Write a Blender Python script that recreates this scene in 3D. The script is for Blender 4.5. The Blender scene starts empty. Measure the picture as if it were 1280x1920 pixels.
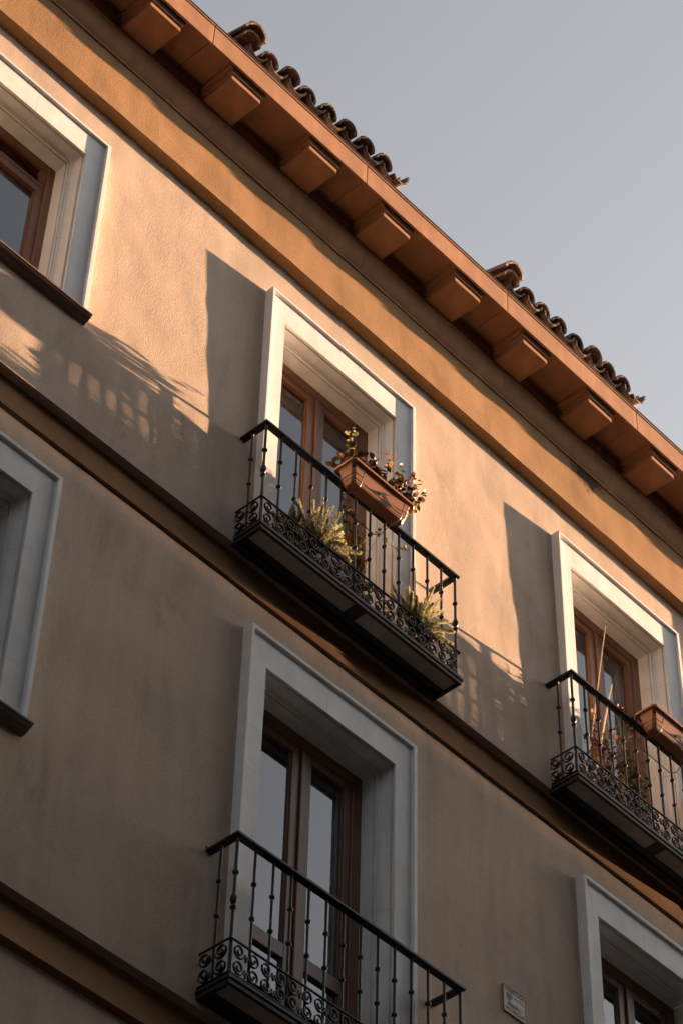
import bpy, bmesh, math, random
from mathutils import Vector, Matrix, noise
random.seed(11)
S = bpy.context.scene
COL = S.collection
R = math.radians

# ------------------------------------------------------------------ camera
cam_d = bpy.data.cameras.new('camera')
cam = bpy.data.objects.new('camera', cam_d); COL.objects.link(cam)
M = Matrix(((0.67625805, 0.5481828, 0.49210839), (-0.7363393, 0.48315261, 0.47367499), (0.02189703, -0.68268527, 0.73038438)))
rows = (Vector(M[0]), Vector(M[1]), Vector(M[2]))          # world axes seen from the lens (x right, y down, z forward)
right = Vector([r[0] for r in rows]); down = Vector([r[1] for r in rows]); fwd = Vector([r[2] for r in rows])
rot = Matrix((right, -down, -fwd)).transposed()
cam.matrix_world = Matrix.Translation((-7.785, -7.5, 1.6)) @ rot.to_4x4()
cam_d.sensor_fit = 'VERTICAL'; cam_d.sensor_height = 36.0; cam_d.sensor_width = 24.0
cam_d.lens = 88.38; cam_d.clip_start = 0.1; cam_d.clip_end = 2000
S.camera = cam

# ------------------------------------------------------------------ sky, sun, exposure
SUN_DIR = Vector((0.55, -0.070, 0.080)).normalized()        # towards the sun
ELEV = math.asin(SUN_DIR.z)
AZ = math.atan2(SUN_DIR.x, SUN_DIR.y)                       # clockwise from +Y
w = bpy.data.worlds.new('World'); S.world = w; w.use_nodes = True
nt = w.node_tree; bg = nt.nodes['Background']
sky = nt.nodes.new('ShaderNodeTexSky'); sky.sky_type = 'NISHITA'; sky.sun_disc = False
sky.sun_elevation = ELEV; sky.sun_rotation = AZ
sky.altitude = 600; sky.air_density = 0.7; sky.dust_density = 7.0; sky.ozone_density = 0.6
hs = nt.nodes.new('ShaderNodeHueSaturation'); hs.inputs['Saturation'].default_value = 0.25
nt.links.new(sky.outputs[0], hs.inputs['Color']); nt.links.new(hs.outputs[0], bg.inputs[0]); bg.inputs[1].default_value = 0.05
sun_d = bpy.data.lights.new('sun', 'SUN'); sun_d.energy = 4.5; sun_d.angle = R(0.45); sun_d.color = (1.0, 0.635, 0.385)
sun = bpy.data.objects.new('sun', sun_d); COL.objects.link(sun)
sun.rotation_euler = SUN_DIR.to_track_quat('Z', 'Y').to_euler(); sun.location = (40, -5, 30)
S.view_settings.view_transform = 'Standard'; S.view_settings.look = 'None'
S.view_settings.gamma = 1.0; S.view_settings.use_curve_mapping = False
S.view_settings.exposure = 2.95

# ------------------------------------------------------------------ materials
def mat(name, col, rough=0.8, spec=0.3, metal=0.0, var=0.0, vscale=3.0, bump=None, streak=0.0, transl=0.0, randv=0.0, speck=None, stain=0.0, pale=None):
    m = bpy.data.materials.new(name); m.use_nodes = True
    t = m.node_tree; N = t.nodes; L = t.links
    b = N['Principled BSDF']
    b.inputs['Base Color'].default_value = (*col, 1); b.inputs['Roughness'].default_value = rough
    b.inputs['Specular IOR Level'].default_value = spec; b.inputs['Metallic'].default_value = metal
    tc = N.new('ShaderNodeTexCoord')
    cur = None
    def mult(cur, fac_socket, lo, hi):
        mr = N.new('ShaderNodeMapRange'); mr.inputs[3].default_value = lo; mr.inputs[4].default_value = hi
        mr.inputs[1].default_value = 0.25; mr.inputs[2].default_value = 0.75
        L.new(fac_socket, mr.inputs[0])
        mx = N.new('ShaderNodeMix'); mx.data_type = 'RGBA'; mx.blend_type = 'MULTIPLY'; mx.inputs[0].default_value = 1.0
        if cur is None: mx.inputs[6].default_value = (*col, 1)
        else: L.new(cur, mx.inputs[6])
        L.new(mr.outputs[0], mx.inputs[7])
        return mx.outputs[2]
    if var:
        n = N.new('ShaderNodeTexNoise'); n.inputs['Scale'].default_value = vscale; n.inputs['Detail'].default_value = 6; n.inputs['Roughness'].default_value = 0.62
        L.new(tc.outputs['Object'], n.inputs['Vector'])
        cur = mult(cur, n.outputs[0], 1 - var, 1 + var * 0.6)
    if streak:
        mp = N.new('ShaderNodeMapping'); mp.inputs['Scale'].default_value = (9, 9, 0.7)
        n = N.new('ShaderNodeTexNoise'); n.inputs['Scale'].default_value = 1.0; n.inputs['Detail'].default_value = 4
        L.new(tc.outputs['Object'], mp.inputs[0]); L.new(mp.outputs[0], n.inputs['Vector'])
        cur = mult(cur, n.outputs[0], 1 - streak, 1 + streak * 0.5)
    if speck:
        sc, amt = speck
        n = N.new('ShaderNodeTexNoise'); n.inputs['Scale'].default_value = sc; n.inputs['Detail'].default_value = 2
        L.new(tc.outputs['Object'], n.inputs['Vector'])
        cur = mult(cur, n.outputs[0], 1 - amt, 1 + amt)
    if stain:                                  # soft dirty patches and runs
        mp = N.new('ShaderNodeMapping'); mp.inputs['Scale'].default_value = (2.6, 2.6, 0.9); mp.inputs['Location'].default_value = (3.7, 1.2, 5.5)
        n = N.new('ShaderNodeTexNoise'); n.inputs['Scale'].default_value = 1.0; n.inputs['Detail'].default_value = 8; n.inputs['Roughness'].default_value = 0.7; n.inputs['Distortion'].default_value = 0.6
        L.new(tc.outputs['Object'], mp.inputs[0]); L.new(mp.outputs[0], n.inputs['Vector'])
        rp = N.new('ShaderNodeMapRange'); rp.inputs[1].default_value = 0.52; rp.inputs[2].default_value = 0.70; rp.inputs[3].default_value = 1.0; rp.inputs[4].default_value = 1 - stain
        L.new(n.outputs[0], rp.inputs[0])
        mx = N.new('ShaderNodeMix'); mx.data_type = 'RGBA'; mx.blend_type = 'MULTIPLY'; mx.inputs[0].default_value = 1.0
        L.new(cur, mx.inputs[6]); L.new(rp.outputs[0], mx.inputs[7]); cur = mx.outputs[2]
    if pale:                                   # lichen and worn patches of another colour
        pc, psc, lo, hi = pale
        n = N.new('ShaderNodeTexNoise'); n.inputs['Scale'].default_value = psc; n.inputs['Detail'].default_value = 6; n.inputs['Roughness'].default_value = 0.7
        L.new(tc.outputs['Object'], n.inputs['Vector'])
        rp = N.new('ShaderNodeMapRange'); rp.inputs[1].default_value = lo; rp.inputs[2].default_value = hi
        L.new(n.outputs[0], rp.inputs[0])
        mx = N.new('ShaderNodeMix'); mx.data_type = 'RGBA'; L.new(rp.outputs[0], mx.inputs[0]); L.new(cur, mx.inputs[6]); mx.inputs[7].default_value = (*pc, 1); cur = mx.outputs[2]
    if randv:
        oi = N.new('ShaderNodeObjectInfo')
        cur = mult(cur, oi.outputs['Random'], 1 - randv, 1 + randv)
    if cur is not None: L.new(cur, b.inputs['Base Color'])
    if bump:
        last = None
        for sc, dist, det in bump:
            n = N.new('ShaderNodeTexNoise' if sc > 0 else 'ShaderNodeTexVoronoi'); n.inputs['Scale'].default_value = abs(sc); n.inputs['Detail'].default_value = det
            L.new(tc.outputs['Object'], n.inputs['Vector'])
            bp = N.new('ShaderNodeBump'); bp.inputs['Distance'].default_value = dist; bp.inputs['Strength'].default_value = 1.0
            L.new(n.outputs[0], bp.inputs['Height'])
            if last is not None: L.new(last, bp.inputs['Normal'])
            last = bp.outputs[0]
        L.new(last, b.inputs['Normal'])
    if transl:
        tr = N.new('ShaderNodeBsdfTranslucent'); mx = N.new('ShaderNodeMixShader'); mx.inputs[0].default_value = transl
        if cur is not None: L.new(cur, tr.inputs[0])
        else: tr.inputs[0].default_value = (*col, 1)
        L.new(b.outputs[0], mx.inputs[1]); L.new(tr.outputs[0], mx.inputs[2])
        L.new(mx.outputs[0], N['Material Output'].inputs[0])
    return m

STUCCO = mat('stucco', (0.535, 0.41, 0.315), 0.95, 0.1, var=0.17, vscale=1.3, streak=0.10, speck=(140, 0.14), stain=0.20, bump=((-95, 0.0008, 0), (165, 0.0014, 3), (4, 0.0010, 2)))
OCHRE = mat('ochre_stucco', (0.372, 0.216, 0.107), 0.95, 0.1, var=0.2, vscale=1.6, streak=0.10, speck=(140, 0.15), stain=0.2, bump=((-90, 0.0009, 0), (160, 0.0015, 3), (4, 0.0010, 2)))
BAND = mat('brown_band_paint', (0.25, 0.135, 0.065), 0.95, 0.1, var=0.2, vscale=1.6, streak=0.10, speck=(140, 0.15), bump=((-70, 0.0012, 0), (120, 0.0018, 3)))
TERRA = mat('terracotta_paint', (0.40, 0.202, 0.105), 0.75, 0.25, var=0.2, vscale=4, streak=0.22, stain=0.15, bump=((40, 0.0008, 4),))
STONE = mat('white_painted_stone', (0.74, 0.72, 0.69), 0.7, 0.25, var=0.12, vscale=5, streak=0.10, stain=0.05, bump=((30, 0.0008, 5),))
SILLM = mat('brown_stone_sill', (0.22, 0.14, 0.10), 0.6, 0.3, var=0.2, vscale=6, bump=((60, 0.0006, 4),))
SILLG = mat('grey_stone_sill', (0.19, 0.16, 0.14), 0.7, 0.25, var=0.25, vscale=7, bump=((60, 0.0006, 4),))
IRON = mat('black_iron_paint', (0.009, 0.0085, 0.0085), 0.5, 0.35, var=0.5, vscale=30, bump=((90, 0.0008, 3),))
IRONW = mat('worn_iron', (0.024, 0.021, 0.018), 0.6, 0.35, var=0.7, vscale=22, pale=((0.10, 0.055, 0.03), 30, 0.60, 0.72), bump=((50, 0.0015, 4),))
SLABT = mat('pale_slab_tile', (0.38, 0.345, 0.31), 0.8, 0.2, var=0.15, vscale=8, randv=0.12)
WOOD = mat('varnished_wood', (0.185, 0.076, 0.034), 0.38, 0.5, var=0.25, vscale=5, streak=0.2, bump=((60, 0.0004, 3),))
CLAY = mat('clay_plastic', (0.31, 0.132, 0.058), 0.5, 0.4, var=0.15, vscale=9, bump=((120, 0.0003, 2),))
POTM = mat('red_clay_pot', (0.26, 0.085, 0.05), 0.7, 0.3, var=0.2, vscale=9)
SOIL = mat('soil', (0.03, 0.02, 0.014), 1.0, 0.1)
TILEM = mat('weathered_roof_tile', (0.15, 0.08, 0.048), 0.6, 0.4, var=0.65, vscale=16, randv=0.5, pale=((0.30, 0.24, 0.18), 24, 0.53, 0.66), bump=((45, 0.004, 5),))
CURT = mat('curtain_cloth', (0.8, 0.8, 0.79), 0.9, 0.1, transl=0.35)
ROOM = mat('room_paint', (0.22, 0.2, 0.18), 0.9)
ASPH = mat('asphalt', (0.05, 0.05, 0.052), 0.9, 0.2, var=0.2, vscale=2, bump=((90, 0.003, 3),))
PAVE = mat('paving', (0.07, 0.067, 0.064), 0.9, 0.2, var=0.2, vscale=2)
OPPW = mat('far_side_render', (0.045, 0.038, 0.032), 0.95, 0.1, var=0.15, vscale=0.7)
OPPD = mat('far_side_shutter', (0.06, 0.05, 0.045), 0.7)
CANE = mat('dry_cane', (0.42, 0.28, 0.15), 0.6, 0.3, var=0.3, vscale=20)
TWIG = mat('twig', (0.14, 0.085, 0.05), 0.8, 0.2, var=0.3, vscale=30)
SIGNW = mat('sign_plate', (0.55, 0.47, 0.36), 0.5, 0.3, var=0.1, vscale=20)
SIGNN = mat('sign_ink', (0.02, 0.03, 0.07), 0.5, 0.3)
SIGNO = mat('sign_tan', (0.40, 0.24, 0.12), 0.5, 0.3)
WIRE = mat('bracket_wire', (0.02, 0.018, 0.016), 0.4, 0.5)
METAL = mat('drip_metal', (0.07, 0.055, 0.045), 0.5, 0.5, var=0.3, vscale=12)
BRASS = mat('handle_metal', (0.35, 0.27, 0.15), 0.35, 0.5, metal=0.8)
def leafm(n, c, t=0.35): return mat(n, c, 0.5, 0.35, transl=t, randv=0.25, var=0.2, vscale=60)
L_GREEN = leafm('green_leaf', (0.075, 0.095, 0.028)); L_DARK = leafm('dark_leaf', (0.04, 0.055, 0.02))
L_RED = leafm('red_leaf', (0.12, 0.03, 0.02), 0.3); L_BROWN = leafm('dry_leaf', (0.20, 0.09, 0.03)); L_ORANGE = leafm('orange_leaf', (0.32, 0.13, 0.045), 0.4)
L_PALE = leafm('pale_leaf', (0.26, 0.22, 0.09), 0.4); L_FERN = leafm('fern_needles', (0.58, 0.53, 0.29), 0.45); L_FERND = leafm('deep_fern_needles', (0.16, 0.17, 0.06), 0.35)

def soot(m, p, r):                             # one weathered patch where water has run out under the cornice
    t = m.node_tree; N = t.nodes; L = t.links; b = N['Principled BSDF']; src = b.inputs['Base Color'].links[0].from_socket
    tc = N.new('ShaderNodeTexCoord'); n = N.new('ShaderNodeTexNoise'); n.inputs['Scale'].default_value = 14; n.inputs['Detail'].default_value = 6
    L.new(tc.outputs['Object'], n.inputs['Vector'])
    d = N.new('ShaderNodeVectorMath'); d.operation = 'DISTANCE'; L.new(tc.outputs['Object'], d.inputs[0]); d.inputs[1].default_value = p
    ad = N.new('ShaderNodeMath'); ad.operation = 'MULTIPLY_ADD'; L.new(n.outputs[0], ad.inputs[0]); ad.inputs[1].default_value = -0.30; L.new(d.outputs['Value'], ad.inputs[2])
    rp = N.new('ShaderNodeMapRange'); rp.inputs[1].default_value = r - 0.19; rp.inputs[2].default_value = r - 0.10; rp.inputs[3].default_value = 0.85; rp.inputs[4].default_value = 0.0
    L.new(ad.outputs[0], rp.inputs[0])
    mx = N.new('ShaderNodeMix'); mx.data_type = 'RGBA'; L.new(rp.outputs[0], mx.inputs[0]); L.new(src, mx.inputs[6]); mx.inputs[7].default_value = (0.02, 0.018, 0.015, 1)
    L.new(mx.outputs[2], b.inputs['Base Color'])
soot(OCHRE, (2.535, -0.081, 15.564), 0.16)
def glass_mat():
    m = bpy.data.materials.new('window_glass'); m.use_nodes = True
    t = m.node_tree; N = t.nodes; L = t.links; N.remove(N['Principled BSDF'])
    fr = N.new('ShaderNodeFresnel'); fr.inputs[0].default_value = 2.4
    gl = N.new('ShaderNodeBsdfGlossy'); gl.inputs['Roughness'].default_value = 0.0; gl.inputs[0].default_value = (0.95, 0.97, 1, 1)
    tr = N.new('ShaderNodeBsdfTransparent'); tr.inputs[0].default_value = (0.94, 0.95, 0.95, 1)
    tc = N.new('ShaderNodeTexCoord'); n = N.new('ShaderNodeTexNoise'); n.inputs['Scale'].default_value = 1.6
    bp = N.new('ShaderNodeBump'); bp.inputs['Distance'].default_value = 0.0003; L.new(tc.outputs['Object'], n.inputs['Vector']); L.new(n.outputs[0], bp.inputs['Height'])
    L.new(bp.outputs[0], gl.inputs['Normal'])
    mx = N.new('ShaderNodeMixShader'); L.new(fr.outputs[0], mx.inputs[0]); L.new(tr.outputs[0], mx.inputs[1]); L.new(gl.outputs[0], mx.inputs[2])
    L.new(mx.outputs[0], N['Material Output'].inputs[0])
    return m
GLASS = glass_mat()

# ------------------------------------------------------------------ helpers
class MB:
    def __init__(s): s.v = []; s.f = []; s.m = []; s.mi = 0
    def add(s, vs, fs):
        o = len(s.v); s.v += [tuple(p) for p in vs]; s.f += [tuple(i + o for i in f) for f in fs]; s.m += [s.mi] * len(fs)
        return s
    def box(s, x0, x1, y0, y1, z0, z1):
        return s.add([(x0, y0, z0), (x1, y0, z0), (x1, y1, z0), (x0, y1, z0), (x0, y0, z1), (x1, y0, z1), (x1, y1, z1), (x0, y1, z1)],
                     [(0, 3, 2, 1), (4, 5, 6, 7), (0, 1, 5, 4), (1, 2, 6, 5), (2, 3, 7, 6), (3, 0, 4, 7)])
    def prism_x(s, prof, x0, x1):                      # closed (y, z) outline swept along x
        n = len(prof)
        vs = [(x0, y, z) for y, z in prof] + [(x1, y, z) for y, z in prof]
        return s.add(vs, [(i, (i + 1) % n, n + (i + 1) % n, n + i) for i in range(n)] + [tuple(range(n))[::-1], tuple(range(n, 2 * n))])
    def lathe(s, prof, c=(0, 0, 0), n=10):              # (r, z) turned about a vertical axis
        vs = []; fs = []
        for r, z in prof:
            for k in range(n):
                a = 2 * math.pi * k / n; vs.append((c[0] + r * math.cos(a), c[1] + r * math.sin(a), c[2] + z))
        for i in range(len(prof) - 1):
            for k in range(n):
                k2 = (k + 1) % n; fs.append((i * n + k, i * n + k2, (i + 1) * n + k2, (i + 1) * n + k))
        fs.append(tuple(range(n))[::-1]); fs.append(tuple(range((len(prof) - 1) * n, len(prof) * n)))
        return s.add(vs, fs)
    def tube(s, pts, r, n=6, flat=None):                # round tube, or flat=(normal half width, fixed axis, half depth)
        pts = [Vector(p) for p in pts]; vs = []; fs = []
        rr = r if isinstance(r, (list, tuple)) else [r] * len(pts)
        up = Vector((0.3, 0.2, 0.93)).normalized()
        for i, p in enumerate(pts):
            t = (pts[min(i + 1, len(pts) - 1)] - pts[max(i - 1, 0)]).normalized()
            if flat:
                ax = Vector(flat[0]); nn = ax.cross(t).normalized(); hw, hd = rr[i], flat[1]
                vs += [p + nn * hw + ax * hd, p - nn * hw + ax * hd, p - nn * hw - ax * hd, p + nn * hw - ax * hd]
            else:
                a = t.cross(up)
                if a.length < 1e-3: a = t.cross(Vector((1, 0, 0)))
                a.normalize(); b = t.cross(a)
                vs += [p + (a * math.cos(2 * math.pi * k / n) + b * math.sin(2 * math.pi * k / n)) * rr[i] for k in range(n)]
        k_ = 4 if flat else n
        for i in range(len(pts) - 1):
            for k in range(k_):
                k2 = (k + 1) % k_; fs.append((i * k_ + k, i * k_ + k2, (i + 1) * k_ + k2, (i + 1) * k_ + k))
        fs.append(tuple(range(k_))[::-1]); fs.append(tuple(range((len(pts) - 1) * k_, len(pts) * k_)))
        return s.add(vs, fs)
    def mesh(s, name, mats, smooth=False, bevel=0.0, seg=1):
        me = bpy.data.meshes.new(name); me.from_pydata(s.v, [], s.f)
        if not isinstance(mats, (list, tuple)): mats = [mats]
        for m in mats: me.materials.append(m)
        if len(mats) > 1: me.polygons.foreach_set('material_index', s.m)
        bm = bmesh.new(); bm.from_mesh(me)
        bmesh.ops.recalc_face_normals(bm, faces=bm.faces)
        if bevel:
            es = [e for e in bm.edges if len(e.link_faces) == 2 and e.calc_face_angle(0) > 0.6]
            bmesh.ops.bevel(bm, geom=es, offset=bevel, segments=seg, affect='EDGES', clamp_overlap=True)
        bm.to_mesh(me); bm.free()
        if smooth:
            me.polygons.foreach_set('use_smooth', [True] * len(me.polygons))
            try: me.set_sharp_from_angle(angle=R(40))
            except Exception: pass
        return me
    def build(s, name, mats, parent=None, loc=(0, 0, 0), **k):
        return link(name, s.mesh(name, mats, **k), parent, loc)
def link(name, data, parent=None, loc=(0, 0, 0), rotm=None, label=None):
    o = bpy.data.objects.new(name, data); COL.objects.link(o); o.location = loc
    if rotm is not None: o.rotation_euler = rotm
    if parent is not None: o.parent = parent
    if label: o['label'] = label
    return o
def empty(name, loc=(0, 0, 0), parent=None): return link(name, None, parent, loc)
def tag(o, label, cat, group=None):
    o['label'] = label; o['category'] = cat
    if group: o['group'] = group
    return o
def copy_tree(o, parent=None):
    c = o.copy(); COL.objects.link(c); c.parent = parent
    for ch in list(o.children): copy_tree(ch, c)
    return c

# ------------------------------------------------------------------ street and the far side of it
def structure(o): o['kind'] = 'structure'; return o
structure(MB().box(-600, 600, -600, 600, -0.5, -0.004).build('ground', PAVE))
structure(MB().box(-300, 300, -7.2, -1.9, -0.003, 0.004).build('road', ASPH))
structure(MB().box(-300, 300, -1.9, 0.0, 0.0, 0.13).build('pavement', PAVE))
structure(MB().box(-300, 300, -9.5, -7.2, 0.0, 0.13).build('pavement', PAVE))
def far_house(x0, x1, h, label):
    b = empty('terraced_house', (x0, -9.5, 0)); tag(b, label, 'building', 'houses across the street')
    W = x1 - x0
    MB().box(0, W, -11, 0, 0, h - 0.35).build('wall', OPPW, b)
    MB().box(-0.08, W + 0.08, -11.2, 0.35, h - 0.347, h).build('roof', OPPW, b)
    nb = int(W // 3); fr = MB().box(-0.55, 0.55, 0.002, 0.05, 0, 2.0).mesh('window', OPPD, bevel=0.01); pn = MB().box(-0.45, 0.45, 0.052, 0.06, 0.08, 1.92).mesh('pane', OPPD)
    for i in range(nb):
        for k in range(int((h - 2) // 3.2)):
            f = link('window', fr, b, ((i + 0.5) * W / nb, 0, 1.0 + 3.2 * k)); link('pane', pn, f)
far_house(-30, 7.4, 18.0, 'dark rendered house across the street with rows of shuttered windows')
far_house(7.6, 19, 15.0, 'lower rendered house across the street between two wider ones')
far_house(19.2, 44, 18.4, 'wide rendered house across the street beyond the lower one')
far_house(44.2, 130, 22.58, 'long tall rendered house far down the opposite side')

# ------------------------------------------------------------------ the building
B = empty('apartment_building'); tag(B, 'ochre stucco apartment building with white window surrounds and iron balconies', 'building')
X0, X1 = -8.0, 9.0
# window bays: reveal left/right, reveal top, outer left/right, outer top, flat ends, bottom
def bay(l, r, t, fl, fr_, ft, ol, orr, ot, zb): return dict(l=l, r=r, t=t, fl=fl, fr=fr_, ft=ft, ol=ol, orr=orr, ot=ot, zb=zb)
def door_bay(c, up, zb):
    zt, zf, zo = (14.385, 14.632, 14.662) if up else (11.31, 11.553, 11.588)
    return bay(c - 0.502, c + 0.490, zt, c - 0.672, c + 0.678, zf, c - 0.697, c + 0.712, zo, zb)
BAYS = {'ul': door_bay(-2.957, True, 13.0), 'um': door_bay(-0.079, True, 12.19), 'ur': door_bay(2.867, True, 12.19),
        'll': door_bay(-2.940, False, 9.83), 'lm': door_bay(-0.063, False, 8.97), 'lr': door_bay(2.922, False, 8.97)}

def wall_sheet(name, z0, z1, material, y=0.0, holes=(), amp=0.0035, step=0.055, lean=0.0):
    xs = []; x = X0
    while x < X1:
        xs.append(x); x += step if -4.6 < x < 5.4 else 0.4
    xs.append(X1)
    nz = max(1, int(round((z1 - z0) / step))); zs = [z0 + (z1 - z0) * i / nz for i in range(nz + 1)]
    vs = []; fs = []; nx = len(xs)
    for z in zs:
        for x in xs:
            d = amp * (noise.noise(Vector((x * 2.6, z * 2.6, 3.1))) + 0.6 * noise.noise(Vector((x * 7, z * 7, 8.2))))
            vs.append((x, y + d - lean * min(1.3, max(0.0, (z1 - 0.45 - z) / 1.9)), z))
    for j in range(nz):
        for i in range(nx - 1):
            cx_, cz_ = (xs[i] + xs[i + 1]) / 2, (zs[j] + zs[j + 1]) / 2
            if any(h['ol'] + 0.07 < cx_ < h['orr'] - 0.07 and h['zb'] - 0.02 < cz_ < h['ot'] - 0.07 for h in holes): continue
            fs.append((j * nx + i, j * nx + i + 1, (j + 1) * nx + i + 1, (j + 1) * nx + i))
    # return lip so that the sheet has depth at its lower edge
    o = len(vs); vs += [(x, y + 0.2, z0) for x in xs]
    fs += [(i, o + i, o + i + 1, i + 1) for i in range(nx - 1)]
    o = MB().add(vs, fs).build(name, material, B, smooth=True)
    return o
wall_sheet('wall', 12.145, 15.043, STUCCO, 0.0, [BAYS[k] for k in ('ul', 'um', 'ur')], lean=0.020)
wall_sheet('wall', 8.886, 11.852, STUCCO, 0.004, [BAYS[k] for k in ('ll', 'lm', 'lr')], lean=0.014)
wall_sheet('wall', 0.0, 8.575, STUCCO, 0.006, (), step=0.3)
# string courses: hollow (cavetto) bands under each storey
def cavetto(ztop, zbot, ytop, ybot):
    pr = []
    for i in range(9):
        t = i / 8; pr.append((ytop + (ybot - ytop) * (1 - math.cos(t * math.pi / 2)) ** 1.0, ztop + (zbot - ztop) * t))
    pr += [(0.15, zbot), (0.15, ztop + 0.02), (ytop, ztop + 0.02)]
    return pr
MB().prism_x(cavetto(12.147, 11.868, 0.036, -0.016), X0, X1).build('string_course', BAND, B, smooth=True)
MB().prism_x(cavetto(8.888, 8.592, 0.048, -0.034), X0, X1).build('string_course', BAND, B, smooth=True)
wall_sheet('frieze', 15.043, 15.60, OCHRE, -0.081, amp=0.004)
bk = MB(); bk.add([(X0, 0, 0), (X0, 11, 0), (X0, 11, 16), (X0, 0, 16), (X1, 0, 0), (X1, 11, 0), (X1, 11, 16), (X1, 0, 16)], [(0, 1, 2, 3), (4, 5, 6, 7), (1, 5, 6, 2)])
bk.build('rear_wall', STUCCO, B)
MB().box(4.17, 4.75, -0.07, 0.05, 0.0, 15.04).build('pilaster', STUCCO, B, bevel=0.006)

# cornice: bed moulding, soffit and fascia in lengths, brackets
LEN = 1.517; J0 = -0.335
mo = [(-0.083, 15.565), (-0.092, 15.565), (-0.092, 15.585)]
for i in range(9):
    a = i / 8 * math.pi / 2; mo.append((-0.092 - 0.052 * math.sin(a), 15.585 + 0.175 * (1 - math.cos(a)) * 0.55 + 0.175 * 0.45 * i / 8))
mo += [(-0.150, 15.765), (-0.150, 15.785), (-0.06, 15.785), (-0.06, 15.565)]
co = [(-0.06, 15.786), (-0.112, 15.786), (-0.112, 15.87), (-0.122, 15.885), (-0.122, 15.952), (-0.440, 15.952), (-0.452, 15.942), (-0.452, 15.893), (-0.470, 15.893), (-0.474, 16.09), (-0.482, 16.098), (-0.482, 16.112), (-0.06, 16.112)]
mo_me = MB().prism_x(mo, 0.0015, LEN - 0.0015).mesh('moulding', TERRA, smooth=True)
co_me = MB().prism_x(co, 0.0025, LEN - 0.0025).mesh('cornice_block', TERRA, bevel=0.002)
br = MB()
br.box(0, 0.278, -0.42, -0.10, 15.80, 15.848); br.box(-0.010, 0.288, -0.432, -0.10, 15.850, 15.874); br.box(-0.018, 0.296, -0.438, -0.10, 15.876, 15.900); br.box(-0.030, 0.308, -0.4385, -0.10, 15.902, 15.9505)
br_me = br.mesh('bracket', TERRA, bevel=0.0035, seg=2)
dr_me = MB().box(0, LEN, -0.487, -0.3, 16.114, 16.122).mesh('drip_edge', METAL)
for k in range(-5, 6):
    x = J0 + k * LEN
    if x < X0 - 0.2: continue
    c = link('cornice_block', co_me, B, (x, 0, 0)); link('moulding', mo_me, c, (0.35, 0, 0)); link('drip_edge', dr_me, c)
for k in range(-5, 11): link('bracket', br_me, B, (-0.104 + 0.757 * k, 0, 0))

# roof slope (behind the fascia) and dormers with curved clay tiles
rf = MB().prism_x([(-0.47, 16.125), (-0.47, 16.15), (6, 18.7), (6, 18.6), (0.0, 16.125)], X0, X1).build('roof', TILEM, B)
def barrel(r0, r1, ln, th, cover=True, n=9, ang=math.pi):
    vs = []; fs = []
    for (r, y, rr) in ((r0, 0, 1), (r1, ln, 1)):
        for inner in (0, 1):
            for i in range(n + 1):
                a = math.pi / 2 - ang / 2 + ang * i / n
                q = r - inner * th; z = q * math.sin(a) * (1 if cover else -1)
                jit = 0.004 * noise.noise(Vector((i * 0.9, y * 7, inner + r * 40)))
                vs.append((q * math.cos(a), y + jit * 2, z + jit))
    m = n + 1
    for i in range(n):
        fs += [(i, i + 1, 2 * m + i + 1, 2 * m + i), (m + i, 3 * m + i, 3 * m + i + 1, m + i + 1), (i, m + i, m + i + 1, i + 1), (2 * m + i, 2 * m + i + 1, 3 * m + i + 1, 3 * m + i)]
    fs += [(0, 2 * m, 3 * m, m), (n, m + n, 3 * m + n, 2 * m + n)]
    return MB().add(vs, fs).mesh('roof_tile', TILEM, smooth=True)
COVER = [barrel(0.092, 0.075, 0.42, 0.016) for _ in range(3)]; PAN = barrel(0.100, 0.105, 0.42, 0.016, cover=False, ang=2.7); BIG = barrel(0.115, 0.10, 0.46, 0.02, ang=2.9)
def dormer(xl, seed):
    rnd = random.Random(seed)
    D = empty('dormer', (xl, 0.12, 17.50), B)
    W = 1.62
    MB().box(0.02, W - 0.02, 0.2, 3.0, -1.25, -0.03).build('wall', STUCCO, D)
    pit = R(17); ty = math.tan(pit)
    MB().prism_x([(0.10, -0.03), (0.10, 0.0), (3.2, 0.0 + 3.1 * ty), (3.2, -0.03)], -0.02, W).build('roof_deck', WOOD, D)
    n = 8; sp = 0.2085
    for row in range(3):
        for i in range(n):
            x = 0.0 + i * sp
            y = 0.36 * row; z = y * ty
            t = link('roof_tile', COVER[rnd.randrange(3)], D, (x + rnd.uniform(-.007, .007), y + rnd.uniform(-.02, .015), z + 0.035 + rnd.uniform(-.006, .008)), (pit + rnd.uniform(-.05, .05), rnd.uniform(-.07, .07), rnd.uniform(-.05, .05)))
            if i == 0 and row == 0: t.location.z += 0.01
            t = link('roof_tile', PAN, D, (x + sp / 2, y + 0.0 + rnd.uniform(-.015, .02), z + 0.092), (pit, rnd.uniform(-.05, .05), 0))
    # verge: a heavy cover tile on the left, an upturned channel tile on the right
    link('roof_tile', BIG, D, (0.0, -0.045, 0.088), (pit + 0.02, -0.10, 0.03)); 
    link('roof_tile', PAN, D, (0.0 + n * sp - 0.03, -0.02, 0.095), (pit, -0.55, -0.06))
dormer(-0.985, 5); dormer(1.985, 9)

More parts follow.
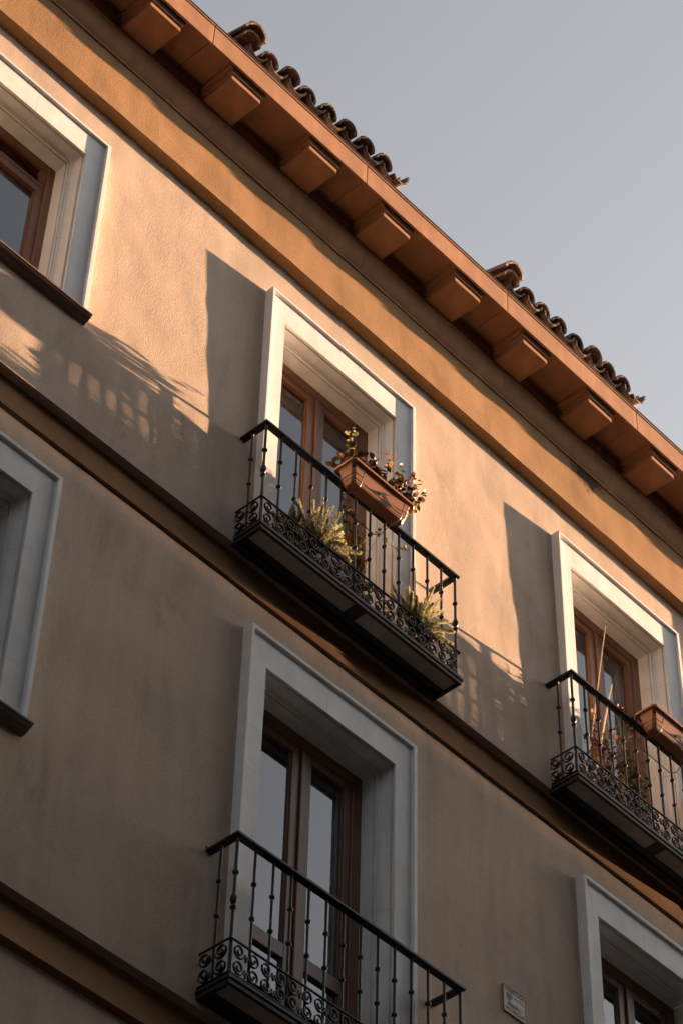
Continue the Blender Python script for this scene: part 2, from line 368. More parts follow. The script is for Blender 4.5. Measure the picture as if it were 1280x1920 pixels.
# window surrounds: moulded stone in blocks
def surround(b, zbreaks, lj):
    root = empty('window_surround', (0, 0, 0), B)
    P = []                                   # (left x, right x, top z, y)
    def off(u, y, w): P.append((b['l'] - u, b['r'] + u, b['t'] + w, y))
    for q in ((0, 0.30, 0), (0, 0.076, 0), (0.014, 0.074, 0.014), (0.014, 0.064, 0.014), (0.004, 0.062, 0.003), (0.004, 0.052, 0.003), (0.018, 0.050, 0.016), (0.018, 0.042, 0.012)): off(*q)
    for i in range(1, 11):
        a = i / 10 * math.pi / 2; off(0.018 + 0.026 * math.sin(a), 0.042 - 0.058 * (1 - math.cos(a)), 0.012 + 0.026 * math.sin(a))
    for q in ((0.044, -0.020, 0.038), (0.060, -0.022, 0.054), (0.060, -0.033, 0.054), (0.050, -0.034, 0.036), (0.050, -0.050, 0.036)): off(*q)
    P.append((b['fl'], b['fr'], b['ft'], -0.050)); P.append((b['fl'] - 0.002, b['fr'] + 0.002, b['ft'] + 0.003, -0.066))
    P.append((b['fl'] - 0.006, b['fr'] + 0.006, b['ft'] + 0.007, -0.0705))
    P.append((b['ol'] + 0.003, b['orr'] - 0.003, b['ot'] - 0.003, -0.0705)); P.append((b['ol'], b['orr'], b['ot'], -0.067)); P.append((b['ol'], b['orr'], b['ot'], 0.05))
    n = len(P); g = 0.0007
    for side in (0, 1):
        cuts = [b['zb']] + zbreaks[side] + [None]
        for i in range(len(cuts) - 1):
            lo = cuts[i] + (g if i else 0); hi = cuts[i + 1]
            vs = [(p[side], p[3], lo) for p in P] + [(p[side], p[3], p[2] - g if hi is None else hi - g) for p in P]
            MB().add(vs, [(k, k + 1, n + k + 1, n + k) for k in range(n - 1)]).build('stone_block', STONE, root)
    xj = b['l'] + lj
    for xa, xb_ in ((None, xj - g), (xj + g, None)):
        vs = [(p[0] if xa is None else xa, p[3], p[2]) for p in P] + [(p[1] if xb_ is None else xb_, p[3], p[2]) for p in P]
        MB().add(vs, [(k, k + 1, n + k + 1, n + k) for k in range(n - 1)]).build('stone_block', STONE, root)
surround(BAYS['um'], ([12.9, 13.95], [13.1, 14.12]), 0.33)
surround(BAYS['ur'], ([12.9, 14.0], [13.2, 14.05]), 0.75)
surround(BAYS['ul'], ([13.9], [13.62, 14.27]), 0.62)
surround(BAYS['lm'], ([9.4, 10.55, 10.85], [9.55, 10.3]), 0.45)
surround(BAYS['lr'], ([9.4, 10.6], [9.9]), 0.42)
surround(BAYS['ll'], ([10.4], [10.15, 10.95]), 0.5)

def sill(b, m=None):
    z = b['zb']
    pr = [(0.20, z + 0.006), (-0.088, z - 0.002), (-0.092, z - 0.006), (-0.092, z - 0.018), (-0.083, z - 0.020), (-0.083, z - 0.030), (-0.068, z - 0.032), (-0.056, z - 0.044), (-0.036, z - 0.048), (-0.036, z - 0.054), (0.2, z - 0.054)]
    s = MB().prism_x(pr, b['ol'] - 0.02, b['orr'] + 0.030).build('window_sill', m or SILLM, B, bevel=0.0015)
sill(BAYS['ul']); sill(BAYS['ll'], SILLG)

# joinery
def room(b, parent, zb, d=2.2):
    m = MB(); x0, x1, y0, y1, z0, z1 = b['l'] - 0.6, b['r'] + 0.6, 0.32, 0.32 + d, zb - 0.05, b['t'] + 0.15
    m.add([(x0, y0, z0), (x1, y0, z0), (x1, y1, z0), (x0, y1, z0), (x0, y0, z1), (x1, y0, z1), (x1, y1, z1), (x0, y1, z1)], [(0, 1, 2, 3), (4, 7, 6, 5), (1, 5, 6, 2), (2, 6, 7, 3), (3, 7, 4, 0)])
    # front return between room and reveal
    m.add([(x0, y0, z0), (b['l'], y0, z0), (b['l'], y0, z1), (x0, y0, z1), (b['r'], y0, z0), (x1, y0, z0), (x1, y0, z1), (b['r'], y0, z1)], [(0, 1, 2, 3), (4, 5, 6, 7)])
    m.build('room_interior', ROOM, parent)
def curtain(x0, x1, z0, z1, y, parent, seed, amp=0.012):
    n = 60; vs = []
    for j in (0, 1):
        for i in range(n + 1):
            x = x0 + (x1 - x0) * i / n; a = amp * (0.35 if j else 1.0)
            vs.append((x, y + a * math.sin(i * 0.9 + seed) + 0.5 * a * math.sin(i * 2.1 + seed * 3), z1 if j else z0))
    return MB().add(vs, [(i, i + 1, n + 2 + i, n + 1 + i) for i in range(n)]).build('curtain', CURT, parent, smooth=True)
def leaf(x0, x1, z0, z1, parent, rail=None, stl=0.055, str_=0.055, y0=0.180, top=0.062, name='door_leaf'):
    m = MB(); y1 = 0.235
    m.box(x0, x0 + stl, y0, y1, z0, z1); m.box(x1 - str_, x1, y0, y1, z0, z1)
    xa, xb_ = x0 + stl, x1 - str_
    m.box(xa, xb_, y0 + 0.001, y1, z1 - top, z1); m.box(xa, xb_, y0 + 0.001, y1, z0, z0 + 0.11)
    if rail: m.box(xa, xb_, y0 + 0.001, y1, rail, rail + 0.095)
    # glazing beads
    for (ba, bb, bc, bd) in ((xa, xa + 0.008, z0, z1 - top), (xb_ - 0.008, xb_, z0, z1 - top)): m.box(ba, bb, y0 + 0.012, y1, bc, bd)
    m.box(xa, xb_, y0 + 0.012, y1, z1 - top - 0.008, z1 - top)
    l = m.build(name, WOOD, parent, bevel=0.0025)
    zs = [z0 + 0.11] + ([rail, rail + 0.095] if rail else []) + [z1 - top]
    for k in range(0, len(zs), 2):
        MB().box(xa + 0.001, xb_ - 0.001, y0 + 0.024, y0 + 0.029, zs[k], zs[k + 1]).build('pane', GLASS, parent)
    return l
def french_door(b, zb, rail, cx0=None, seed=1, curt=True):
    c = (b['l'] + b['r']) / 2 + 0.0
    d = empty('french_door', (0, 0, 0), B)
    f = MB(); fw = 0.078; y0, y1 = 0.166, 0.25
    f.box(b['l'] - 0.02, b['l'] + fw, y0, y1, zb, b['t'] + 0.02); f.box(b['r'] - fw, b['r'] + 0.02, y0, y1, zb, b['t'] + 0.02)
    f.box(b['l'] + fw, b['r'] - fw, y0 + 0.001, y1, b['t'] - 0.078, b['t'] + 0.02); f.box(b['l'] + fw, b['r'] - fw, y0, y1, zb - 0.02, zb + 0.03)
    f.build('door_frame', WOOD, d, bevel=0.004)
    zt = b['t'] - 0.08; cc = c + 0.003
    leaf(b['l'] + fw + 0.002, cc - 0.001, zb + 0.032, zt, d, rail, str_=0.074)
    leaf(cc + 0.001, b['r'] - fw - 0.002, zb + 0.032, zt, d, rail, stl=0.078, y0=0.176)
    MB().box(cc - 0.012, cc + 0.022, 0.163, 0.176, zb + 0.04, zt - 0.01).build('astragal', WOOD, d, bevel=0.004)
    h = MB(); h.box(cc + 0.034, cc + 0.052, 0.166, 0.1755, zb + 1.02, zb + 1.2); h.tube([(cc + 0.043, 0.17, zb + 1.1), (cc + 0.043, 0.13, zb + 1.1), (cc + 0.043, 0.125, zb + 1.04)], 0.006, 6)
    room(b, d, zb)
    if curt:
        curtain(b['l'] - 0.02, c - 0.02, zb + 0.03, b['t'] - 0.02, 0.275, d, seed); curtain(c + 0.0, b['r'] + 0.02, zb + 0.03, b['t'] - 0.02, 0.28, d, seed + 5)
french_door(BAYS['um'], 12.19, 12.86, seed=1); french_door(BAYS['ur'], 12.19, 12.86, seed=2)
french_door(BAYS['lm'], 8.97, 9.71, seed=3); french_door(BAYS['lr'], 8.97, 9.71, seed=4)
def casement(b, curt):
    d = empty('window', (0, 0, 0), B); fw = 0.055; zb = b['zb'] + 0.012
    f = MB(); y0, y1 = 0.166, 0.25
    f.box(b['l'] - 0.02, b['l'] + fw, y0, y1, zb, b['t'] + 0.02); f.box(b['r'] - fw, b['r'] + 0.02, y0, y1, zb, b['t'] + 0.02)
    f.box(b['l'] + fw, b['r'] - fw, y0 + 0.001, y1, b['t'] - 0.065, b['t'] + 0.02); f.box(b['l'] + fw, b['r'] - fw, y0 + 0.001, y1, zb - 0.02, zb + 0.05)
    f.box(b['l'] + fw, b['r'] - fw, y0 + 0.012, y1, b['t'] - 0.235, b['t'] - 0.200)
    f.build('window_frame', WOOD, d, bevel=0.004)
    for k in range(4):                         # ventilation slats above the sashes
        z = b['t'] - 0.075 - k * 0.031
        MB().add([(b['l'] + fw, 0.19, z), (b['r'] - fw - 0.05, 0.19, z), (b['r'] - fw - 0.05, 0.215, z + 0.022), (b['l'] + fw, 0.215, z + 0.022), (b['l'] + fw, 0.186, z - 0.008), (b['r'] - fw - 0.05, 0.186, z - 0.008), (b['r'] - fw - 0.05, 0.211, z + 0.012), (b['l'] + fw, 0.211, z + 0.012)],
                 [(0, 1, 2, 3), (7, 6, 5, 4), (0, 4, 5, 1), (1, 5, 6, 2), (2, 6, 7, 3), (3, 7, 4, 0)]).build('slat', WOOD, d)
    MB().box(b['r'] - fw - 0.048, b['r'] - fw - 0.002, 0.176, 0.24, b['t'] - 0.198, b['t'] - 0.068).build('end_block', WOOD, d, bevel=0.003)
    MB().box(b['l'] + fw, b['r'] - fw, 0.24, 0.26, b['t'] - 0.21, b['t'] - 0.05).build('slat_backing', OPPD, d)
    c = (b['l'] + b['r']) / 2; zt = b['t'] - 0.237
    leaf(b['l'] + fw + 0.002, c - 0.001, zb + 0.052, zt, d, None, name='sash'); leaf(c + 0.001, b['r'] - fw - 0.002, zb + 0.052, zt, d, None, name='sash')
    room(b, d, zb)
    if curt: curtain(b['l'], b['r'], zb + 0.05, b['t'] - 0.02, 0.30, d, 7)
casement(BAYS['ul'], False); casement(BAYS['ll'], True)

# ------------------------------------------------------------------ balconies
def ring(m, c, z, r=0.0165, h=0.022):
    m.lathe([(0.008, z - h / 2), (r * 0.85, z - h * 0.38), (r, z - h * 0.12), (r, z + h * 0.12), (r * 0.85, z + h * 0.38), (0.008, z + h / 2)], c, 10)
def baluster_mesh():
    m = MB(); m.lathe([(0.0078, 0.055), (0.0074, 0.5), (0.0078, 0.935)], (0, 0, 0), 8)
    ring(m, (0, 0, 0), 0.700); ring(m, (0, 0, 0), 0.482); ring(m, (0, 0, 0), 0.928, 0.012, 0.016)
    return m.mesh('baluster', IRON, smooth=True)
def post_mesh():
    m = MB(); m.lathe([(0.0095, 0.045), (0.0088, 0.5), (0.0090, 0.935)], (0, 0, 0), 8)
    ring(m, (0, 0, 0), 0.700, 0.018); ring(m, (0, 0, 0), 0.477, 0.018)
    m.lathe([(0.009, 0.497), (0.016, 0.507), (0.021, 0.524), (0.019, 0.540), (0.011, 0.560), (0.009, 0.572)], (0, 0, 0), 10)
    ring(m, (0, 0, 0), 0.928, 0.014, 0.018)
    return m.mesh('corner_post', IRON, smooth=True)
def scroll_mesh(wd, ht, axis):
    m = MB()
    for zc in (ht * 0.255, ht * 0.755):
        rx, rz = wd * 0.205, ht * 0.232
        cx_ = -wd / 2 + rx + 0.006; path = []
        for i in range(40):                               # from the eye outwards, over the top and down the outer side
            t = i / 39; a = -math.pi * 1.9 + t * math.pi * 3.05; k = 0.20 + 0.80 * t ** 0.75
            path.append((cx_ - k * rx * math.cos(a - math.pi * 0.15), zc + k * rz * -math.sin(a - math.pi * 0.15)))
        x0_, z0_ = path[-1]; zf = zc - rz * 0.86
        for i in range(1, 9):
            t = i / 8; path.append((x0_ * (1 - t), z0_ + (zf - z0_) * t * t * (3 - 2 * t)))
        for sgn in (1, -1):
            pp = [((sgn * x, 0, z) if axis == 'x' else (0, sgn * x, z)) for x, z in path]
            m.tube(pp, 0.0029, flat=((0, 1, 0) if axis == 'x' else (1, 0, 0), 0.0062))
            e = path[0]; ce = (sgn * e[0], 0, e[1]) if axis == 'x' else (0, sgn * e[0], e[1])
            m.lathe([(0.003, -0.006), (0.0065, -0.003), (0.0065, 0.003), (0.003, 0.006)], ce, 6)
    return m.mesh('scroll', IRON)
def make_balcony():
    b = empty('balcony', (0, 0, 0), B)
    hw, dp = 0.885, 0.232
    s = MB(); s.box(-hw, hw, -dp, 0.02, 0.028, 0.06); s.build('slab', IRONW, b, bevel=0.003)
    f = MB(); f.box(-hw - 0.004, hw + 0.004, -dp - 0.010, -dp + 0.012, 0.0, 0.027); f.box(-hw - 0.012, hw + 0.012, -dp - 0.018, -dp - 0.0005, 0.030, 0.052)
    for s_ in (-1, 1):
        a, c = sorted((s_ * (hw + 0.004), s_ * (hw - 0.02))); f.box(a, c, -dp + 0.013, 0.0, 0.0, 0.027)
        a, c = sorted((s_ * (hw + 0.012), s_ * (hw + 0.0005))); f.box(a, c, -dp, 0.0, 0.030, 0.052)
    f.box(-0.045, 0.045, -dp + 0.013, -0.115, 0.002, 0.027)
    f.box(-hw + 0.021, hw - 0.021, -0.114, -0.095, -0.004, 0.027); f.box(-hw + 0.021, hw - 0.021, -0.05, 0.0, 0.004, 0.027)
    f.build('slab_frame', IRONW, b, bevel=0.002)
    tl = (hw - 0.022 - 0.047) / 4
    tm = MB().box(0.0012, tl - 0.0012, -dp + 0.014, -0.116, 0.012, 0.0275).mesh('slab_tile', SLABT)
    for s_ in (-hw + 0.022, 0.047):
        for k in range(4): link('slab_tile', tm, b, (s_ + k * tl, 0, 0))
    pw = 0.868; py = -0.216
    r = MB(); zt = 0.951
    r.box(-pw - 0.024, pw + 0.024, py - 0.025, py + 0.025, zt - 0.019, zt)
    for s_ in (-1, 1):
        a, c = sorted((s_ * (pw + 0.024), s_ * (pw - 0.024))); r.box(a, c, py + 0.0255, 0.015, zt - 0.019, zt)
    r.build('handrail', IRON, b, bevel=0.003)
    bm_, pm = baluster_mesh(), post_mesh(); n = 13; st = 2 * pw / n
    for i in range(n + 1):
        link('corner_post' if i in (0, n) else 'baluster', pm if i in (0, n) else bm_, b, (-pw + i * st, py, 0))
    for s_ in (-1, 1): link('baluster', bm_, b, (s_ * pw, -0.100, 0))
    z0, ht = 0.078, 0.192; fy = py - 0.016
    p = MB()
    for z in (z0 - 0.012, z0 + ht):
        p.box(-pw - 0.012, pw + 0.012, fy - 0.007, fy + 0.007, z, z + 0.009)
        for s_ in (-1, 1):
            a, c = sorted((s_ * (pw + 0.012), s_ * (pw + 0.024))); p.box(a, c, fy - 0.007, 0.0, z, z + 0.009)
    p.build('scroll_rail', IRON, b, bevel=0.002)
    ns = 9; sw = 2 * pw / ns; sm = scroll_mesh(sw, ht, 'x'); ss = scroll_mesh(0.212, ht, 'y')
    for i in range(ns): link('scroll', sm, b, (-pw + (i + 0.5) * sw, fy, z0))
    for s_ in (-1, 1):
        link('scroll', ss, b, (s_ * (pw + 0.017), -0.112, z0))
    for s_ in (-1, 1): MB().box(s_ * pw - 0.028, s_ * pw + 0.028, -0.006, 0.004, zt - 0.04, zt + 0.02).build('wall_plate', IRON, b)
    return b
bal = make_balcony(); bal.location = (-0.026, 0, 12.131)
for x, z in ((2.885, 12.124), (-0.034, 8.918)):
    c = copy_tree(bal, B); c.location = (x, 0, z)

# ------------------------------------------------------------------ alarm sign
def text_mesh(body, size, name, m, parent, loc, wide=None):
    cu = bpy.data.curves.new(name, 'FONT'); cu.body = body; cu.size = size; cu.align_x = 'CENTER'; cu.align_y = 'CENTER'; cu.extrude = 0.0004; cu.offset = 0.0009
    t = bpy.data.objects.new(name, cu); COL.objects.link(t)
    bpy.context.view_layer.update()
    me = bpy.data.meshes.new_from_object(t); bpy.data.objects.remove(t); me.materials.clear(); me.materials.append(m)
    o = link(name, me, parent, loc, (R(90), 0, 0))
    if wide:
        xs = [v.co.x for v in me.vertices]; o.scale = (wide / (max(xs) - min(xs)), 1, 1)
    return o
sg = empty('alarm_sign', (1.558, 0, 10.255)); tag(sg, 'small pale alarm company plate fixed to the wall by the lower window', 'sign')
MB().box(-0.097, 0.097, -0.014, 0.004, -0.091, 0.091).build('plate', SIGNW, sg, bevel=0.002)
ed = MB()
ed.box(-0.099, 0.099, -0.0165, 0.003, 0.088, 0.0935); ed.box(-0.099, 0.099, -0.0165, 0.003, -0.0935, -0.088); ed.box(-0.0995, -0.0945, -0.016, 0.003, -0.088, 0.088); ed.box(0.0945, 0.0995, -0.016, 0.003, -0.088, 0.088)
ed.build('border', SIGNO, sg)
text_mesh('CONECTADA', 0.034, 'lettering', SIGNN, sg, (0, -0.0146, 0.068), 0.168)
text_mesh('PROSEGUR', 0.034, 'lettering', SIGNN, sg, (0, -0.0146, -0.066), 0.168)
def flat(name, pts, m, y):
    n = len(pts); vs = [(x, y, z) for x, z in pts] + [(x, y + 0.0012, z) for x, z in pts]
    MB().add(vs, [tuple(range(n)), tuple(range(n, 2 * n))[::-1]] + [(i, (i + 1) % n, n + (i + 1) % n, n + i) for i in range(n)]).build(name, m, sg)
flat('emblem', [(-0.075, 0.045), (-0.03, 0.05), (-0.02, 0.02), (-0.045, 0.0), (-0.03, -0.02), (0.02, -0.012), (0.035, -0.022), (0.02, -0.036), (-0.02, -0.04), (-0.07, -0.036), (-0.07, -0.024), (-0.045, -0.016), (-0.072, 0.015)], SIGNN, -0.0155)
flat('emblem', [(0.0, 0.042), (0.082, 0.036), (0.082, 0.022), (0.0, 0.030)], SIGNO, -0.0154)
flat('emblem', [(0.045 + 0.015 * math.cos(a * math.pi / 5), -0.028 + 0.018 * math.sin(a * math.pi / 5)) for a in range(10)], SIGNO, -0.0157)

# ------------------------------------------------------------------ plants and pots
def leaf_mesh(name, m, ln=0.034, wd=0.024, fold=0.25, curl=0.25):
    vs = []; fs = []; n = 5
    for i in range(n + 1):
        t = i / n; y = ln * t; h = wd / 2 * math.sin(math.pi * min(1, t * 0.92 + 0.04)) ** 0.8; z = -curl * ln * t * t
        vs += [(-h, y, z + fold * h), (0, y, z), (h, y, z + fold * h)]
    for i in range(n):
        a = 3 * i; fs += [(a, a + 1, a + 4, a + 3), (a + 1, a + 2, a + 5, a + 4)]
    return MB().add(vs, fs).mesh(name, m, smooth=True)
LEAF = {k: leaf_mesh('leaf', m) for k, m in dict(g=L_GREEN, d=L_DARK, r=L_RED, b=L_BROWN, o=L_ORANGE, p=L_PALE).items()}
def put_leaf(kind, root, p, direction, size, rnd):
    d = Vector(direction).normalized(); q = d.to_track_quat('Y', 'Z').to_euler()
    o = link('leaf', LEAF[kind], root, p, q); o.rotation_euler.rotate_axis('Y', rnd.uniform(-1.3, 1.3)); o.scale = (size,) * 3
    return o
def bend(p0, d, ln, rnd, n=7, droop=0.0, wob=0.12):
    pts = [Vector(p0)]; d = Vector(d).normalized()
    for i in range(n):
        d = (d + Vector((rnd.uniform(-wob, wob), rnd.uniform(-wob, wob), rnd.uniform(-wob, wob) - droop))).normalized()
        pts.append(pts[-1] + d * ln / n)
    return pts

def planter(x0, x1, zr, label, lbl2):
    yb, yf = -0.240, -0.424; L = x1 - x0
    P = empty('window_box', (x0, yb, zr)); tag(P, label, 'planter', 'terracotta window boxes hung on balcony rails')
    dpt = yf - yb; h = 0.155
    m = MB()
    def ringpts(ins, z, c=0.02):
        a0, a1, b0, b1 = ins, L - ins, -ins, dpt + ins
        return [(a0 + c, b0, z), (a1 - c, b0, z), (a1, b0 - c, z), (a1, b1 + c, z), (a1 - c, b1, z), (a0 + c, b1, z), (a0, b1 + c, z), (a0, b0 - c, z)]
    rings = [ringpts(0.060, -h), ringpts(0.054, -h - 0.0), ringpts(0.047, -h + 0.012), ringpts(0.022, -0.028), ringpts(0.020, -0.016), ringpts(0.002, -0.016), ringpts(0.0, -0.012), ringpts(0.0, 0.0), ringpts(0.014, 0.0), ringpts(0.024, -0.03), ringpts(0.040, -h + 0.03)]
    vs = [p for r_ in rings for p in r_]; fs = [tuple(range(8))[::-1]]
    for i in range(len(rings) - 1):
        for k in range(8): fs.append((i * 8 + k, i * 8 + (k + 1) % 8, (i + 1) * 8 + (k + 1) % 8, (i + 1) * 8 + k))
    fs.append(tuple(range((len(rings) - 1) * 8, len(rings) * 8)))
    m.add(vs, fs).build('box', CLAY, P)
    MB().box(0.028, L - 0.028, dpt + 0.028, -0.028, -0.05, -0.022).build('soil', SOIL, P)
    # drain plug low on the front
    pl = MB(); pl.lathe([(0.013, -0.002), (0.015, 0.0), (0.015, 0.004), (0.011, 0.006)], (0, 0, 0), 12)
    o = pl.build('drain_plug', IRON, P, (L * 0.47, dpt + 0.038, -0.105)); o.rotation_euler = (R(90 - 14), 0, 0)
    K = empty('planter_bracket', (x0, yb, zr)); tag(K, lbl2, 'bracket', 'wire brackets holding window boxes')
    for x in (0.105, L - 0.10):
        b0 = dpt + 0.040
        pts = [(x, 0.035, 0.0), (x, 0.030, 0.012), (x, -0.006, 0.010), (x, -0.02 , -0.02), (x, -0.035, -h - 0.004), (x, -0.045, -h - 0.010), (x, dpt + 0.05, -h - 0.010), (x, dpt + 0.040, -h - 0.002), (x, dpt + 0.010, -0.06), (x, dpt + 0.012, -0.045)]
        MB().tube(pts, 0.0032, 6).build('hoop', WIRE, K, smooth=True)
    b0 = dpt + 0.030
    for s_, xa in ((1, 0.05), (-1, L - 0.05)):
        MB().tube([(xa + s_ * 0.055, dpt + 0.028, -h * 0.62), (xa, dpt + 0.028, -h * 0.62), (xa - s_ * 0.014, dpt + 0.045, -h * 0.62), (xa - s_ * 0.014, -0.04, -h * 0.62), (xa, -0.026, -h * 0.62)], 0.003, 6).build('side_wire', WIRE, K, smooth=True)
    MB().tube([(0.12, 0.03, -h - 0.06), (L - 0.15, 0.03, -h - 0.07), (L - 0.12, 0.0, -h - 0.062), (L - 0.10, -0.04, -h - 0.012)], 0.0035, 6).build('brace', WIRE, K, smooth=True)
    return P
planter(-0.336, 0.236, 13.100, 'terracotta coloured window box filled with dark leafy plants on the rail', 'black wire bracket under the full window box')
planter(2.655, 3.225, 13.115, 'bare terracotta window box on the rail beside the bamboo canes', 'black wire bracket under the bare window box')

def shrub(x, y, z, ht, nst, label, kinds, seed, lean=(0, 0, 1), dens=11, spread=0.6):
    rnd = random.Random(seed)
    T = empty('flowering_plant', (x, y, z)); tag(T, label, 'plant', 'plants growing in the full window box')
    st = MB(); nl = 0
    for s_ in range(nst):
        d = Vector((rnd.uniform(-spread, spread), rnd.uniform(-spread, spread) * 0.7, 1)) + Vector(lean) * 0.6
        pts = bend((rnd.uniform(-.05, .05), rnd.uniform(-.03, .03), 0), d, ht * rnd.uniform(0.55, 1.1), rnd, 8, wob=0.2)
        st.tube(pts, [0.0028 * (1 - 0.7 * i / 8) for i in range(9)], 5)
        for i in range(dens):
            k = rnd.uniform(1.5, 8); a = pts[int(k)]; b_ = pts[min(8, int(k) + 1)]; p = a.lerp(b_, k % 1)
            dd = Vector((rnd.uniform(-1, 1), rnd.uniform(-1, 1), rnd.uniform(-.5, .8)))
            put_leaf(rnd.choice(kinds), T, p, dd, rnd.uniform(0.7, 1.45), rnd)
    st.build('stem', TWIG, T, smooth=True)
shrub(-0.26, -0.32, 13.06, 0.28, 17, 'dark red leaved shrub at the rail end of the window box', 'rbdbdbp', 21, (-0.25, 0, 0.2), 13)
shrub(-0.10, -0.34, 13.06, 0.22, 20, 'low brown and green leaved plant in the middle of the window box', 'gdbrbd', 22, (0.1, 0, 0), 13)
shrub(0.05, -0.34, 13.06, 0.34, 20, 'taller russet plant with some yellow leaves in the window box', 'gbdrpbr', 23, (0.12, 0, 0.2), 15)
shrub(0.17, -0.35, 13.06, 0.28, 22, 'dark red and green plant spilling past the far end of the window box', 'rbrgrdb', 24, (0.55, -0.1, 0.1), 11, 0.7)

def pot(x, y, z, r, h, label, cat='pot'):
    o = MB().lathe([(r * 0.72, 0), (r * 0.92, h * 0.82), (r * 1.0, h * 0.83), (r * 1.03, h), (r * 0.9, h), (r * 0.86, h * 0.88)], (0, 0, 0), 20).build('flower_pot', POTM, None, (x, y, z), smooth=True)
    return tag(o, label, cat, 'clay pots on the balcony floors')
def fern(x, y, z, n, size, label, seed, fwd_):
    rnd = random.Random(seed)
    T = empty('fern', (x, y, z)); tag(T, label, 'fern', 'feathery ferns on the middle balcony')
    m = MB(); stm = MB()
    for i in range(n):
        az = rnd.uniform(0, 2 * math.pi); sp = rnd.uniform(0.15, 1.2)
        d = Vector((math.cos(az) * sp, math.sin(az) * sp * 0.45, rnd.uniform(0.5, 1.1))) + Vector(fwd_)
        ln = size * rnd.uniform(0.6, 1.05)
        pts = bend((rnd.uniform(-.05, .05), rnd.uniform(-.03, .03), 0), d, ln, rnd, 9, droop=0.07, wob=0.07)
        stm.tube(pts, 0.0018, 4)
        m.mi = 1 if rnd.random() < 0.16 else 0
        for q in range(380):
            k = rnd.uniform(0.6, 9) if q < 330 else rnd.uniform(7, 9)
            i0 = min(8, int(k)); p = pts[i0].lerp(pts[i0 + 1], k - i0); t = (pts[i0 + 1] - pts[i0]).normalized()
            rad = Vector((rnd.gauss(0, 1), rnd.gauss(0, 1), rnd.gauss(0, 1))); rad = (rad - t * rad.dot(t)).normalized()
            dd = (rad + t * rnd.uniform(0.3, 1.0)).normalized(); l_ = rnd.uniform(0.012, 0.025) * (1.15 - 0.5 * (k / 9) ** 3)
            sd = dd.cross(t).normalized() * rnd.uniform(0.0013, 0.0025)
            a = p + dd * 0.001; e = p + dd * l_
            m.add([a - sd, a + sd, e + sd * 0.6, e - sd * 0.6], [(0, 1, 2, 3)])
    m.build('foliage', [L_FERN, L_FERND], T); stm.build('stem', L_GREEN, T)
ZF = 12.192
pot(-0.50, -0.105, ZF, 0.085, 0.17, 'clay pot under the larger fern by the rail corner'); pot(0.60, -0.105, ZF, 0.085, 0.16, 'clay pot under the fern at the far end of the balcony')
pot(-0.30, -0.115, ZF, 0.080, 0.16, 'clay pot beneath the bright fern fronds'); pot(-0.03, -0.09, ZF, 0.085, 0.16, 'clay pot holding the climbing vine')
fern(-0.40, -0.175, ZF + 0.20, 62, 0.30, 'bright yellow green fern behind the scrolls near the door', 31, (0.22, -0.12, 0.05))
fern(-0.60, -0.15, ZF + 0.17, 20, 0.22, 'shaded green fern at the rail corner beside the brighter one', 33, (0.05, -0.05, 0.2))
fern(0.50, -0.175, ZF + 0.18, 58, 0.29, 'pale yellow fern at the far end of the middle balcony', 32, (0.30, -0.14, 0.0))

def vine(x, y, z, label, seed, strands, kinds, lf, size, group=None):
    rnd = random.Random(seed); T = empty('climbing_vine', (x, y, z)); tag(T, label, 'vine', group)
    st = MB(); cnt = 0
    for (p0, p1, sag, nl) in strands:
        pts = []; n = 14
        for i in range(n + 1):
            t = i / n; p = Vector(p0).lerp(Vector(p1), t) + Vector((rnd.uniform(-.014, .014), rnd.uniform(-.01, .01), -sag * math.sin(math.pi * t)))
            pts.append(p)
        st.tube(pts, 0.0016, 4)
        for k in range(nl):
            q = rnd.uniform(0.5, n - 0.01); i0 = int(q); p = pts[i0].lerp(pts[i0 + 1], q - i0)
            put_leaf(rnd.choice(kinds), T, p, (rnd.uniform(-1, 1), rnd.uniform(-1, .4), rnd.uniform(-1, .5)), rnd.uniform(*size), rnd)
    st.build('stem', TWIG, T, smooth=True)
rv = random.Random(4); st_ = []
for i in range(18):
    xa = rv.uniform(-0.14, 0.10); st_.append(((rv.uniform(-0.04, 0.05), 0, 0), (xa, rv.uniform(-.04, .03), rv.uniform(0.42, 0.76)), rv.uniform(-.03, .03), 13))
st_ += [((0.05, 0, 0.2), (0.22, -0.02, 0.78), -0.02, 4), ((0.20, -0.02, 0.62), (0.42, -0.03, 0.68), 0.02, 7), ((0.02, 0, 0.15), (0.50, -0.02, 0.2), 0.01, 3), ((-0.08, 0, 0.65), (-0.14, -0.02, 0.72), 0, 8), ((0.04, -0.02, 0.7), (-0.12, -0.03, 0.62), 0.04, 8)]
vine(-0.01, -0.155, 12.33, 'browning vine with round leaves climbing behind the railing bars', 41, st_, 'bbpgdpgbbo', None, (0.7, 1.35))
st_ = []
for i in range(26):
    xa = rv.uniform(-0.14, 0.30); st_.append(((rv.uniform(-.12, .15), rv.uniform(-.02, .02), 0), (xa, rv.uniform(-.04, .04), rv.uniform(0.40, 0.80)), rv.uniform(-.06, .06), 9))
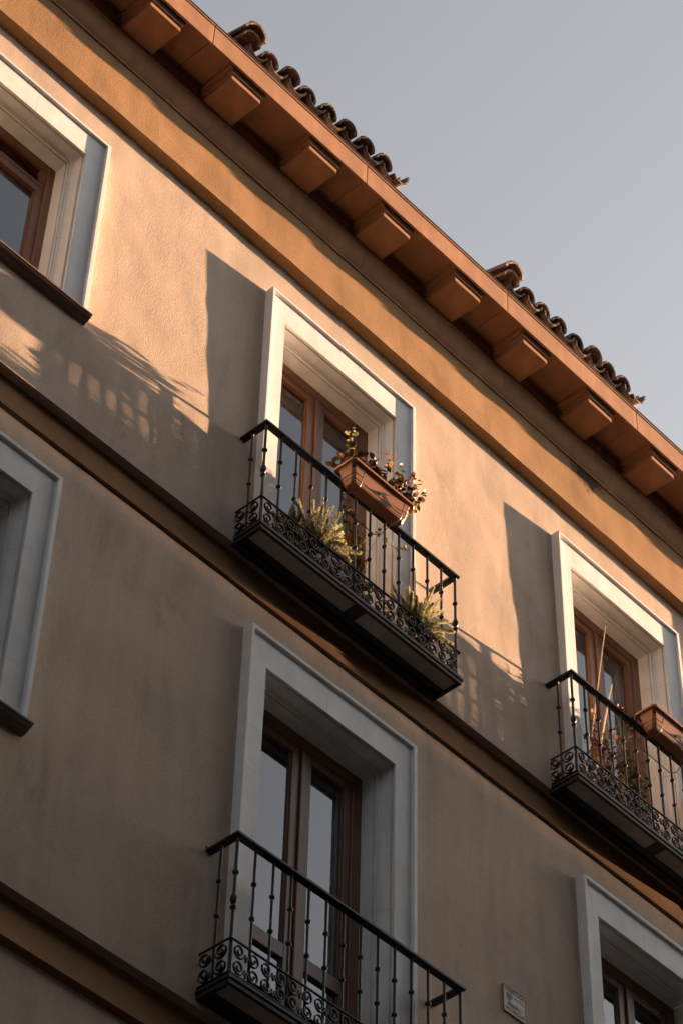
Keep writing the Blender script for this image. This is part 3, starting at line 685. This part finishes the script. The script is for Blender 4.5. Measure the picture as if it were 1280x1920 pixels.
st_ += [((0.02, -0.13, 0.80), (0.30, -0.13, 0.77), 0.02, 26), ((0.0, -0.14, 0.76), (0.28, -0.14, 0.72), -0.03, 22), ((0.1, -0.13, 0.70), (0.28, -0.13, 0.60), 0.0, 16), ((0.28, -.08, .75), (0.3, -.06, .3), 0.0, 14), ((-0.1, 0, 0.3), (-0.26, -0.03, 0.55), 0.04, 4)]
for i in range(26):
    a = (rv.uniform(-.16, .34), rv.uniform(-.04, .04), rv.uniform(0.0, .5)); st_.append((a, (a[0] + rv.uniform(-.2, .2), rv.uniform(-.05, .05), a[2] + rv.uniform(.05, .38)), rv.uniform(-.08, .08), 5))
vine(2.46, -0.09, 12.32, 'withered red brown vine tangled in the railing beside the canes', 42, st_, 'rbrbrb', None, (0.55, 1.1))
st_ = [((rv.uniform(-.03, .03), 0, 0), (rv.uniform(-.12, .14), rv.uniform(-.05, .03), rv.uniform(.2, .56)), 0.01, 18) for i in range(14)]
vine(2.74, -0.15, 12.32, 'bushy dark green plant low behind the railing under the bare window box', 43, st_, 'dgdgpd', None, (0.5, 1.1))
pot(2.43, -0.105, 12.186, 0.085, 0.16, 'clay pot from which the withered vine grows'); pot(2.76, -0.105, 12.186, 0.085, 0.16, 'clay pot of the dark green bushy plant')
def cane(p0, p1, r, label):
    m = MB(); p0, p1 = Vector(p0), Vector(p1); n = 12; pts = []; rr = []
    for i in range(n + 1):
        t = i / n; pts.append(p0.lerp(p1, t) - p0 + Vector((0.004 * math.sin(t * 5), 0, 0))); rr.append(r * (1.25 if i % 3 == 0 else 1) * (1 - 0.35 * t))
    o = m.tube(pts, rr, 7).build('bamboo_cane', CANE, None, p0, smooth=True)
    tag(o, label, 'cane', 'bamboo canes leaning on the balcony')
cane((2.30, -0.03, 12.20), (2.715, -0.03, 14.125), 0.0046, 'tallest thin bamboo cane leaning on the right balcony rail')
cane((2.37, -0.02, 12.20), (2.735, -0.03, 13.575), 0.0066, 'shorter thick bamboo cane with a broken tip')
cane((2.355, -0.035, 12.20), (2.70, -0.03, 13.47), 0.0052, 'shortest bamboo cane tied beside the thick one')
